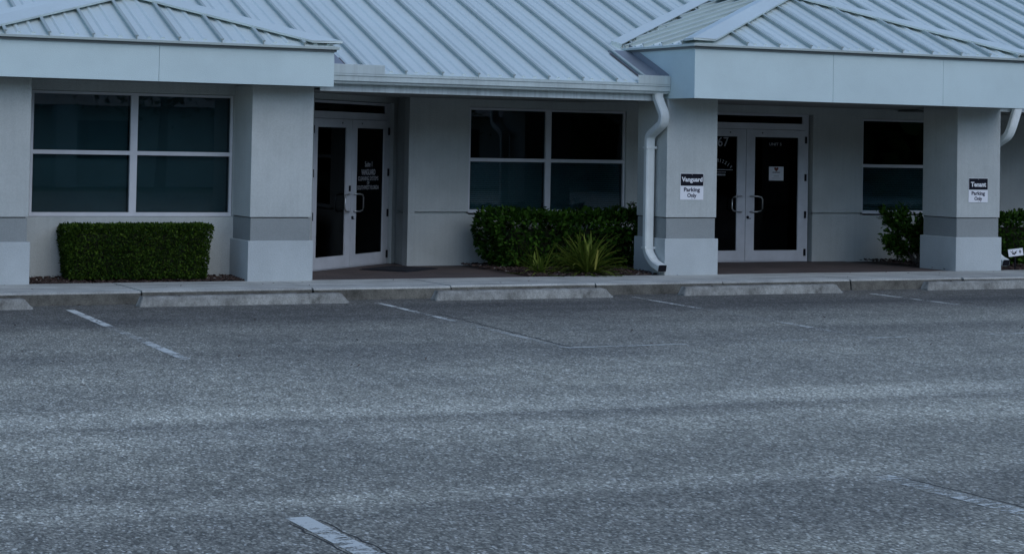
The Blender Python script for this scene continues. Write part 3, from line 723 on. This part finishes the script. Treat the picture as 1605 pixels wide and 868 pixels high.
# doors ---------------------------------------------------------------
def double_door(M, lw, deco):
    b = MB(); J = lw + .075; fy = .05
    b.box(-J, -lw - .004, 0, fy + .05, -.004, 2.335); b.box(lw + .004, J, 0, fy + .05, -.004, 2.335)
    b.box(-lw - .004, lw + .004, 0, fy + .05, 2.30, 2.335); b.box(-lw - .004, lw + .004, -.004, fy + .05, 2.088, 2.185)
    b.box(-lw - .004, lw + .004, 0, fy + .05, -.02, .008)
    b.box(-lw - .004, -lw + .035, .004, fy + .05, 2.185, 2.30); b.box(lw - .035, lw + .004, .004, fy + .05, 2.185, 2.30)
    dr = part(b, 'double_door', M_['doorframe'], None, M)
    p = MB(); p.box(-lw + .036, lw - .036, .035, .041, 2.186, 2.299); part(p, 'transom_pane', M_['doorglass'], dr, M)
    for s in (-1, 1):
        q = MB(); x0, x1 = (.004, lw) if s > 0 else (-lw, -.004); gx0, gx1 = (.165, lw - .125) if s > 0 else (-lw + .125, -.165); y0, y1 = -.012, .035
        q.box(x0, gx0, y0, y1, .012, 2.082); q.box(gx1, x1, y0, y1, .012, 2.082); q.box(gx0, gx1, y0, y1, .012, .175); q.box(gx0, gx1, y0, y1, 1.965, 2.082)
        part(q, 'door_leaf', M_['doorframe'], dr, M)
        q = MB(); q.box(gx0 + .001, gx1 - .001, .008, .014, .176, 1.964); part(q, 'pane', M_['doorglass'], dr, M)
        q = MB(); q.box(gx0 - .02, gx1 + .03, .05, .09, .80, .835); part(q, 'push_bar', M_['steel'], dr, M)
        hx = s * .085; q = MB(); ox = s * .20; pts = []
        for a, z in ((0, 1.03), (.5, 1.03), (.88, 1.015), (1, .98), (1, .835), (.88, .80), (.5, .785), (0, .785)): pts.append((hx + (ox) * a, -.035 - .03 * min(1, a * 3), z))
        q.tube([(hx, -.01, 1.03)] + pts + [(hx, -.01, .785)], .011, .011, 8); part(q, 'pull_handle', M_['steel'], dr, M, smooth=True)
        for z in (1.93, 1.33, .74, .14):
            q = MB(); q.box(s * (lw + .012) - .016, s * (lw + .012) + .016, -.03, -.001, z - .055, z + .055); part(q, 'hinge', M_['black'], dr, M)
        q = MB(); q.tube([(s * .30, -.013, 2.03), (s * .30, -.016, 2.03)], .012, .012, 8); part(q, 'screw_cover', M_['black'], dr, M)
    q = MB(); q.tube([(.04, -.012, .70), (.04, -.03, .70)], .022, .020, 10); q.box(.03, .10, -.02, -.012, .672, .684); part(q, 'lock', M_['black'], dr, M)
    deco(dr, BI @ M)
    return dr

def deco1(dr, M):
    x = .575; y = .0045; L = []
    for s, w, h, z, bo in (('Suite 1', .23, .078, 1.452, .006), ('VANGUARD', .44, .082, 1.337, .012), ('CLEANING SYSTEMS', .64, .060, 1.246, .0), ('OF', .075, .050, 1.182, .0), ('SOUTHWEST FLORIDA', .68, .060, 1.117, .0)):
        L.append(placed(text_fit(s, w, h, bo, M_['letter']), x - .015, y, z))
    letters('lettering', L, M_['letter'], dr, M)
    q = MB(); q.box(-.075, -.03, -.022, -.013, 1.07, 1.15); part(q, 'latch', M_['black'], dr, MA @ Matrix.Translation((DC, 0, 0)))
def deco2(dr, M):
    y = .0045; L = [placed(text_fit('67', .20, .15, .01, M_['letterdim']), -.42, y, 1.878)]
    L.append(placed(text_fit('UNIT 5', .235, .045, .016, M_['letterdim']), .557, y, 1.855))
    word = 'nizziv'
    for i, ch in enumerate(word):
        t = i / 5; L.append(placed(text_fit(ch, .030 if ch != 'i' else .014, .052 if ch != 'i' else .06, .01, M_['letterdim']), -.515 + .245 * t, y, 1.585 - .10 * t * t, .12 + .6 * t))
    letters('lettering', L, M_['letterdim'], dr, M)
    q = MB()
    xx = -.56
    for z, xe, h in ((1.440, -.235, .014), (1.402, -.36, .012), (1.362, -.37, .024)):
        xx = -.58
        while xx < xe:
            l = rnd.uniform(.012, .03); q.box(xx, min(xe, xx + l), .003, .0048, z - h / 2, z + h / 2); xx += l + .006
    part(q, 'lettering', M_['letterdim'], dr, MD2)
MD1 = MA @ Matrix.Translation((DC, 0, 0)); MD2 = Matrix.Translation((9.06, 2.63, 0))
double_door(MD1, 1.143, deco1)
double_door(MD2, 1.113, deco2)

# ------------------------------------------------------------------ things on and around the building
def parking_sign(x0, x1, zb, zm, zt, word, label):
    o = empty('parking_sign', ((x0 + x1) / 2, -.002, (zb + zt) / 2)); tag(o, label, 'sign')
    cx, cz = (x0 + x1) / 2, (zb + zt) / 2; w, h = (x1 - x0) / 2, (zt - zb) / 2
    b = MB(); b.box(-w, w, -.006, 0, -h, h); b.build('plate', M_['signwhite'], o, bevel=.002)
    b = MB(); b.box(-w + .006, w - .006, -.0085, -.0062, zm - cz, h - .006); b.build('header', M_['signblack'], o)
    me = text_fit(word, w * (1.78 if len(word) > 6 else 1.58), .085 if len(word) > 6 else .075, .035, M_['signwhite']); hz = (zm - cz + h) / 2 - .008
    me.transform(Matrix.Translation((0, -.0098, hz))); link('title_lettering', me, o)
    L = [placed(text_fit('Parking', w * 1.38, .074, .03, M_['inkdark']), 0, -.0075, zm - cz - .062), placed(text_fit('Only', w * .80, .074, .03, M_['inkdark']), 0, -.0075, zm - cz - .142)]
    letters('lettering', L, M_['inkdark'], o, Matrix())
    for z in (h - .02, -h + .018):
        b = MB(); b.tube([(0, -.006, z), (0, -.012, z)], .006, .005, 8); b.build('screw', M_['steel'], o)
parking_sign(6.272, 6.652, 1.045, 1.243, 1.417, 'Vanguard', 'black and white parking sign on the column beside the downspout')
parking_sign(11.335, 11.702, 1.03, 1.222, 1.398, 'Tenant', 'black and white Tenant parking sign on the rightmost column')

o = empty('door_notice', (9.64, 2.632, 1.39)); tag(o, 'white paper notice with a dark red emblem taped inside the glass door', 'notice')
b = MB(); b.box(-.138, .138, .0, .002, -.11, .11); b.build('sheet', M_['paper'], o)
b = MB()
pts = []
for k in range(24):
    t = 2 * math.pi * k / 24; pts.append((.0026 * 16 * math.sin(t) ** 3, -.0006, .070 + .0026 * (13 * math.cos(t) - 5 * math.cos(2 * t) - 2 * math.cos(3 * t) - math.cos(4 * t))))
b.poly(pts); b.poly([(x, -.0001, z) for x, _, z in pts][::-1]); b.build('emblem', M_['red'], o)
b = MB()
for z, w2, h in ((.018, .07, .02), (-.03, .045, .006), (-.045, .05, .006), (-.075, .085, .007)):
    x = -w2
    while x < w2:
        l = rnd.uniform(.012, .026); b.box(x, min(w2, x + l), -.0012, -.0002, z - h / 2, z + h / 2); x += l + .005
b.build('print', M_['greyink'], o)
o.location.y = 2.632

b = MB(); MM = Matrix.Translation((2.84, 1.87, 0)) @ Matrix.Rotation(R(38), 4, 'Z')
b.box(-.43, .43, -.35, .35, .0, .012)
b.box(-.455, .455, -.375, .375, -.003, .006)
o = b.build('door_mat', M_['mat'], None, None); o.matrix_world = MM; tag(o, 'dark rubber backed mat on the brick paving before the angled door', 'mat')

# tag sign in the right hedge
o = empty('marker_sign', (12.515, .30, 0)); tag(o, 'small tilted white marker sign with black marks at the foot of the hedge', 'marker sign')
MT = Matrix.Translation((0, 0, .252)) @ Matrix.Rotation(R(-5), 4, 'Y') @ Matrix.Rotation(R(-8), 4, 'X')
b = MB(); b.box(-.145, .145, -.004, .004, -.057, .057, MT); b.build('plate', M_['signwhite'], o, bevel=.002)
b = MB(); b.box(-.012, .012, .006, .018, -.02, .24); b.build('stake', M_['black'], o)
b = MB()
for x0, z0, x1, z1, w_ in ((-.10, .03, -.045, -.03, .010), (-.06, .035, -.045, -.03, .012), (-.045, -.025, .01, .0, .016), (-.03, .0, .03, .02, .010), (-.075, -.015, -.02, -.03, .012)):
    d = Vector((x1 - x0, 0, z1 - z0)).normalized(); n = Vector((-d.z, 0, d.x)) * w_ / 2
    b.poly([MT @ (Vector((x0, -.0052, z0)) + n), MT @ (Vector((x1, -.0052, z1)) + n), MT @ (Vector((x1, -.0052, z1)) - n), MT @ (Vector((x0, -.0052, z0)) - n)])
b.build('mark', M_['signblack'], o)
b = MB(); b.poly([MT @ Vector((.085 + .024 * math.cos(k * .524), -.0052, .006 + .024 * math.sin(k * .524))) for k in range(12)]); b.build('dot', M_['greyink'], o)

# ------------------------------------------------------------------ plants
def leaf_mesh(name, pos, dirs, nrm, length, width, tone, mat, parent, fold=.18):
    """each leaf is two bent quads; arrays of n leaves"""
    n = len(pos); d = dirs / np.linalg.norm(dirs, axis=1, keepdims=True)
    s = np.cross(nrm, d); s /= np.linalg.norm(s, axis=1, keepdims=True) + 1e-9; u = np.cross(d, s)
    l, w = length[:, None], width[:, None]
    V = np.stack([pos, pos + d * l * .35 + s * w * .5 + u * w * fold, pos + d * l * .75 + s * w * .38 + u * w * fold * .6, pos + d * l - u * l * .10,
                  pos + d * l * .75 - s * w * .38 + u * w * fold * .6, pos + d * l * .35 - s * w * .5 + u * w * fold], 1)
    me = bpy.data.meshes.new(name); V = V.reshape(-1, 3)
    me.vertices.add(n * 6); me.vertices.foreach_set('co', V.astype(np.float32).ravel())
    base = (np.arange(n) * 6)[:, None]
    idx = np.concatenate([base + np.array([[0, 1, 2, 3]]), base + np.array([[0, 3, 4, 5]])], 1).ravel()
    me.loops.add(len(idx)); me.loops.foreach_set('vertex_index', idx.astype(np.int32))
    me.polygons.add(n * 2); me.polygons.foreach_set('loop_start', (np.arange(n * 2) * 4).astype(np.int32)); me.polygons.foreach_set('loop_total', np.full(n * 2, 4, np.int32))
    me.update(calc_edges=True); me.materials.append(mat); set_tone(me, tone, 6)
    return link(name, me, parent)

def clump_noise(p, k, seed):
    r = np.random.default_rng(seed); out = np.zeros(len(p))
    for i in range(6):
        d = r.normal(size=3) * k; out += np.sin(p @ d + r.uniform(0, 6.3))
    return out / 6

def hedge_box(name, cx, cy, hx, hy, z0, z1, n, leaf, label, mat, taper=.0, ragged=.03, cat='hedge', seed=1, corner=.10, stems=6, over=None, group=None, zlow=None):
    o = empty(name, (cx, cy, 0)); tag(o, label, cat, group)
    r = np.random.default_rng(seed)
    # points near the surface of a rounded box
    q = r.uniform(-1, 1, (n * 3, 3)); e = np.array([hx, hy, (z1 - z0) / 2]); p = q * e
    dist = np.min(e - np.abs(p), axis=1)
    depth = np.where(r.uniform(size=len(p)) < .65, .045, .13)
    keep = dist < depth; p = p[keep][:n]; q = q[keep][:n]
    # round the corners
    ex = np.maximum(np.abs(p) - (e - corner), 0); ov = np.linalg.norm(ex, axis=1); k = ov > corner
    p[k] -= np.sign(p[k]) * ex[k] * (1 - corner / ov[k])[:, None]
    cn = clump_noise(p, 5.5, seed) * ragged + clump_noise(p, 14, seed + 5) * ragged * .6
    out = p / e; out[:, 2] *= 1.0
    outn = np.sign(out) * np.abs(out) ** 4; outn /= np.linalg.norm(outn, axis=1, keepdims=True) + 1e-6
    p += outn * cn[:, None]
    zr = (p[:, 2] / e[2] + 1) / 2
    p[:, 0] *= 1 - taper * (1 - zr); p[:, 1] *= 1 - taper * (1 - zr)
    p[:, 2] += (z0 + z1) / 2
    d = outn + r.normal(size=p.shape) * .75; d[:, 2] += .15
    nr = r.normal(size=p.shape) * .6 + np.array([0, 0, .8]) + outn * .5
    tone = np.clip(.35 + .28 * r.normal(size=len(p)) + .2 * clump_noise(p, 6, seed + 9), 0, 1)
    ln = leaf * r.uniform(.6, 1.25, len(p)); leaf_mesh('leaves', p, d, nr, ln, ln * r.uniform(.42, .6, len(p)), tone, mat, o)
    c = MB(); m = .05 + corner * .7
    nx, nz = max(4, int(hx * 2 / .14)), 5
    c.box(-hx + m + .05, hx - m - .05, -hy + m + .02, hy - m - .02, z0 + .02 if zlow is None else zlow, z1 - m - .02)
    core = c.build('dark_core', M_['core'], o)  # added dark box behind the leaves, fills the shaded inside
    t = MB()
    for k in range(stems):
        x = (k + .5) / stems * 2 - 1; x = x * hx * .75 + rnd.uniform(-.05, .05)
        t.tube([(x, rnd.uniform(-.5, .5) * hy, -.02), (x + rnd.uniform(-.06, .06), rnd.uniform(-.3, .3) * hy, (z0 + z1) * .3), (x + rnd.uniform(-.15, .15), rnd.uniform(-.5, .5) * hy, z1 * .8)], .014, .006, 6)
    t.build('stem', M_['bark'], o)
    return o, core

hedge_box('box_hedge', -1.35, .40, .935, .27, .04, .695, 30000, .034, 'neatly clipped rectangular green hedge under the four pane window', M_['hedge'], taper=.085, ragged=.020, seed=3, corner=.07)

def twiggy(o, n, xr, yr, z0, zr, leaf, mat, seed):
    """loose shoots standing out of a shrub"""
    r = np.random.default_rng(seed); P, D, Nn, Ln, T = [], [], [], [], []
    t = MB()
    for k in range(n):
        x, y = r.uniform(*xr), r.uniform(*yr); tip = Vector((x + r.uniform(-.12, .12), y + r.uniform(-.12, .12), z0 + r.uniform(*zr))); base = Vector((x, y, z0 - .1))
        t.tube([base, (base + tip) / 2 + Vector((r.uniform(-.02, .02), 0, 0)), tip], .005, .002, 5)
        for j in range(9):
            u = j / 8; p = base.lerp(tip, .25 + .75 * u); an = r.uniform(0, 6.3)
            P.append(p); D.append((math.cos(an), math.sin(an), r.uniform(.0, .8))); Nn.append((r.normal() * .3, r.normal() * .3, 1)); Ln.append(leaf * r.uniform(.7, 1.2)); T.append(np.clip(r.normal() * .25 + .5, 0, 1))
    t.build('stem', M_['bark'], o)
    leaf_mesh('shoot_leaves', np.array(P), np.array(D), np.array(Nn), np.array(Ln), np.array(Ln) * .5, np.array(T), mat, o)

s2, _ = hedge_box('broadleaf_shrub', 5.36, 1.75, 1.27, .46, .03, .80, 9000, .085, 'wide dark glossy shrub below the window, between brick path and downspout', M_['shrub'], taper=.12, ragged=.115, cat='shrub', seed=21, corner=.26, stems=9)
twiggy(s2, 26, (-1.15, 1.2), (-.35, .2), .74, (.02, .12), .085, M_['shrub'], 5)
twiggy(s2, 6, (.95, 1.22), (-.3, .1), .76, (.10, .2), .085, M_['shrub'], 6)

def loose_shrub(name, cx, cy, rx, ry, h, n, leaf, label, seed, lean=-.15):
    o = empty(name, (cx, cy, 0)); tag(o, label, 'shrub'); r = np.random.default_rng(seed); t = MB(); P, D = [], []
    for k in range(15):
        an = r.uniform(0, 6.3); rr = math.sqrt(r.uniform(.05, 1)); tip = Vector((math.cos(an) * rx * rr + lean * .3, math.sin(an) * ry * rr, h * r.uniform(.35, 1.0)))
        b0 = Vector((r.uniform(-.12, .12), r.uniform(-.1, .1), -.02)); mid = b0.lerp(tip, .5) + Vector((r.uniform(-.08, .08), r.uniform(-.05, .05), .06))
        t.tube([b0, b0.lerp(mid, .5) + Vector((r.uniform(-.03, .03), 0, 0)), mid, mid.lerp(tip, .6) + Vector((r.uniform(-.03, .03), 0, .02)), tip], .013, .003, 6)
        for j in range(n // 15):
            u = r.uniform(.38, 1.02) ** .8; p = (b0.lerp(mid, u * 2) if u < .5 else mid.lerp(tip, (u - .5) * 2)) + Vector(r.normal(size=3) * .05)
            if p.z < .06: continue
            P.append(p); D.append(tuple(np.array(tip - b0) * .6 + r.normal(size=3) * .6))
    t.build('stem', M_['bark'], o); P = np.array(P); D = np.array(D); n = len(P)
    ln = leaf * r.uniform(.6, 1.25, n)
    leaf_mesh('leaves', P, D, r.normal(size=(n, 3)) * .5 + np.array([0, -.2, .9]), ln, ln * .5, np.clip(.4 + .28 * r.normal(size=n), 0, 1), M_['shrub'], o)
    return o
loose_shrub('woody_shrub', 11.56, 1.45, .70, .50, .84, 3600, .085, 'dark straggly shrub with bare woody stems beside the rightmost column', 33)
s3, _ = hedge_box('broadleaf_shrub', 13.75, 1.25, 1.35, .42, .03, .80, 7500, .08, 'dark glossy shrub at the right edge behind the rightmost column', M_['shrub'], taper=.10, ragged=.09, cat='shrub', seed=44, corner=.2, stems=9)
twiggy(s3, 12, (-1.2, .4), (-.3, .2), .74, (.02, .1), .08, M_['shrub'], 8)

def strap_plant(cx, cy, n, L, spread, label, seed, yellow=0):
    o = empty('strap_leaf_plant', (cx, cy, 0)); tag(o, label, 'plant'); r = np.random.default_rng(seed)
    def blades(name, cnt, seed2, tone_lo, tone_hi, only=None):
        V, F, T = [], [], []
        for k in range(cnt):
            an = r.uniform(0, 2 * math.pi) if only is None else only[0]; tilt = .12 + 1.2 * r.uniform() ** .75 if only is None else only[1]; l = L * r.uniform(.65, 1.15) if only is None else only[2]
            tilt *= spread; w = .017 * r.uniform(.7, 1.25) if only is None else .024; segs = 7; droop = r.uniform(.5, 1.3) * (l / .6)
            h = Vector((math.cos(an), math.sin(an), 0)); s = Vector((-h.y, h.x, 0)); p = Vector((r.normal() * .05, r.normal() * .05, -.01)); a = tilt; i0 = len(V)
            for j in range(segs + 1):
                u = j / segs; ww = w * (1 - .15 * (1 - u)) * (1 - max(0, u - .45) ** 1.6 * 2.4); ww = max(ww, .0015)
                V += [tuple(p - s * ww + Vector((0, 0, .004))), tuple(p), tuple(p + s * ww + Vector((0, 0, .004)))]
                d = h * math.sin(a) + Vector((0, 0, math.cos(a))); p = p + d * (l / segs); a += droop * (u ** 1.2) * .28
                if p.z < .005: p.z = .005
            for j in range(segs):
                q = i0 + j * 3; F += [[q, q + 1, q + 4, q + 3], [q + 1, q + 2, q + 5, q + 4]]
            T.append(r.uniform(tone_lo, tone_hi))
        me = bpy.data.meshes.new(name); me.from_pydata(V, [], F); me.materials.append(M_['strap']); set_tone(me, T, 24); return link(name, me, o)
    blades('blades', n, seed, 0, .75)
    blades('dry_blades', n // 6, seed + 1, .7, .95)
    return o, blades
strap_plant(5.06, .46, 230, .64, 1.28, 'large yellow green strap leaved plant in the mulch before the glossy shrub', 51)
strap_plant(4.36, .50, 44, .50, 1.2, 'smaller strap leaved plant beside the larger clump, next to the brick path', 52)
# a single yellow blade leaning out of the big clump
yb, = [o for o in COL.objects if o.get('label', '').startswith('large yellow green')]
V = []; F = []
for j in range(6):
    u = j / 5; wv = .018 * (1 - .8 * abs(u - .45)); V += [(-.06 - wv + .03 * u, -.36 - .02 * u, .08 + .27 * u), (-.06 + wv + .03 * u, -.36 - .02 * u, .08 + .27 * u)]
for j in range(5): F.append([2 * j, 2 * j + 1, 2 * j + 3, 2 * j + 2])
me = bpy.data.meshes.new('yellow_blade'); me.from_pydata(V, [], F); me.materials.append(paint('yellowed leaf', (.20, .19, .03), .5)); link('yellow_blade', me, yb)

# ------------------------------------------------------------------ across the lot (seen only as reflections in the glass)
OB = empty('opposite_building', (6, -52, 0)); tag(OB, 'pale low office building across the lot, mirrored in the window glass', 'building')
b = MB(); b.box(-26, 26, -6, 0, -.2, 3.0); b.build('wall', M_['wall'], OB)
b = MB(); b.prism([(-8, 3.0), (1.2, 3.0), (-3.4, 5.2)], -27, 27); b.build('roof', M_['drip'], OB)
for k in range(9):
    b = MB(); x = -23 + k * 5.6; b.box(x, x + 2.4, .0, .05, .9, 2.4); f_ = b.build('window', M_['black'], OB)
for k in range(4):
    b = MB(); x = -19 + k * 11.4; b.box(x, x + .8, .9, 1.7, -.2, 3.0); b.build('column', M_['plinth'], OB)
def tree(x, y, h, rad, seed, label):
    o = empty('shade_tree', (x, y, -.17)); tag(o, label, 'tree', 'trees across the lot'); r = np.random.default_rng(seed)
    t = MB(); t.tube([(0, 0, 0), (.1, 0, h * .25), (.05, .1, h * .5), (.2, .1, h * .8)], .22, .06, 8); C = []
    for k in range(8):
        an = k * .8 + r.uniform(0, .5); z = h * r.uniform(.32, .6); e = Vector((math.cos(an) * rad * .8, math.sin(an) * rad * .8, z + h * r.uniform(.12, .3))); C.append(e)
        t.tube([(0.05, .03, z), (e.x * .5, e.y * .5, z + h * .1), tuple(e)], .09, .03, 6)
    t.build('trunk', M_['bark'], o)
    C += [Vector((r.normal() * rad * .4, r.normal() * rad * .4, h * r.uniform(.5, .95))) for k in range(10)]
    P = np.concatenate([np.array(c) + r.normal(size=(420, 3)) * np.array([rad * .28, rad * .28, h * .09]) for c in C]); n = len(P)
    ln = .22 * r.uniform(.6, 1.3, n)
    leaf_mesh('crown', P, r.normal(size=(n, 3)), r.normal(size=(n, 3)) + np.array([0, 0, .6]), ln, ln * .6, np.clip(.45 + .28 * r.normal(size=n), 0, 1), M_['tree'], o)
for i, (x, y, h, rad, lb) in enumerate(((-9, -43.5, 8.5, 3.2, 'tall shade tree at the far left across the lot'), (1, -44.5, 7, 2.8, 'rounded shade tree left of centre across the lot'), (12, -43.8, 9, 3.4, 'tallest shade tree across the lot'),
                         (23, -45, 7.5, 3.0, 'broad shade tree right of centre across the lot'), (33, -44, 8, 3.2, 'shade tree at the far right across the lot'))):
    tree(x, y, h, rad, 70 + i, lb)

# unseen wood, added to keep the bright low sky out of the window glass
r = np.random.default_rng(99); n = 56000
X = np.where(np.arange(n) % 2 == 0, r.uniform(-50, 85, n), r.uniform(34, 150, n)); Yv = np.where(np.arange(n) % 2 == 0, -68., -46 + (X - 36) * .35) + r.normal(size=n) * 3; H = 12 + 2.2 * np.sin(X * .33) + 1.4 * np.sin(X * .9 + 1)
P = np.stack([X, Yv, r.uniform(0, 1, n) ** .8 * H - .2], 1); ln = r.uniform(.9, 1.9, n)
tl = leaf_mesh('added_woods', P, r.normal(size=(n, 3)), r.normal(size=(n, 3)) + np.array([0, 0, .4]), ln, ln * .7, np.clip(.4 + .28 * r.normal(size=n), 0, 1), M_['tree'], None); tag(tl, kind='stuff')
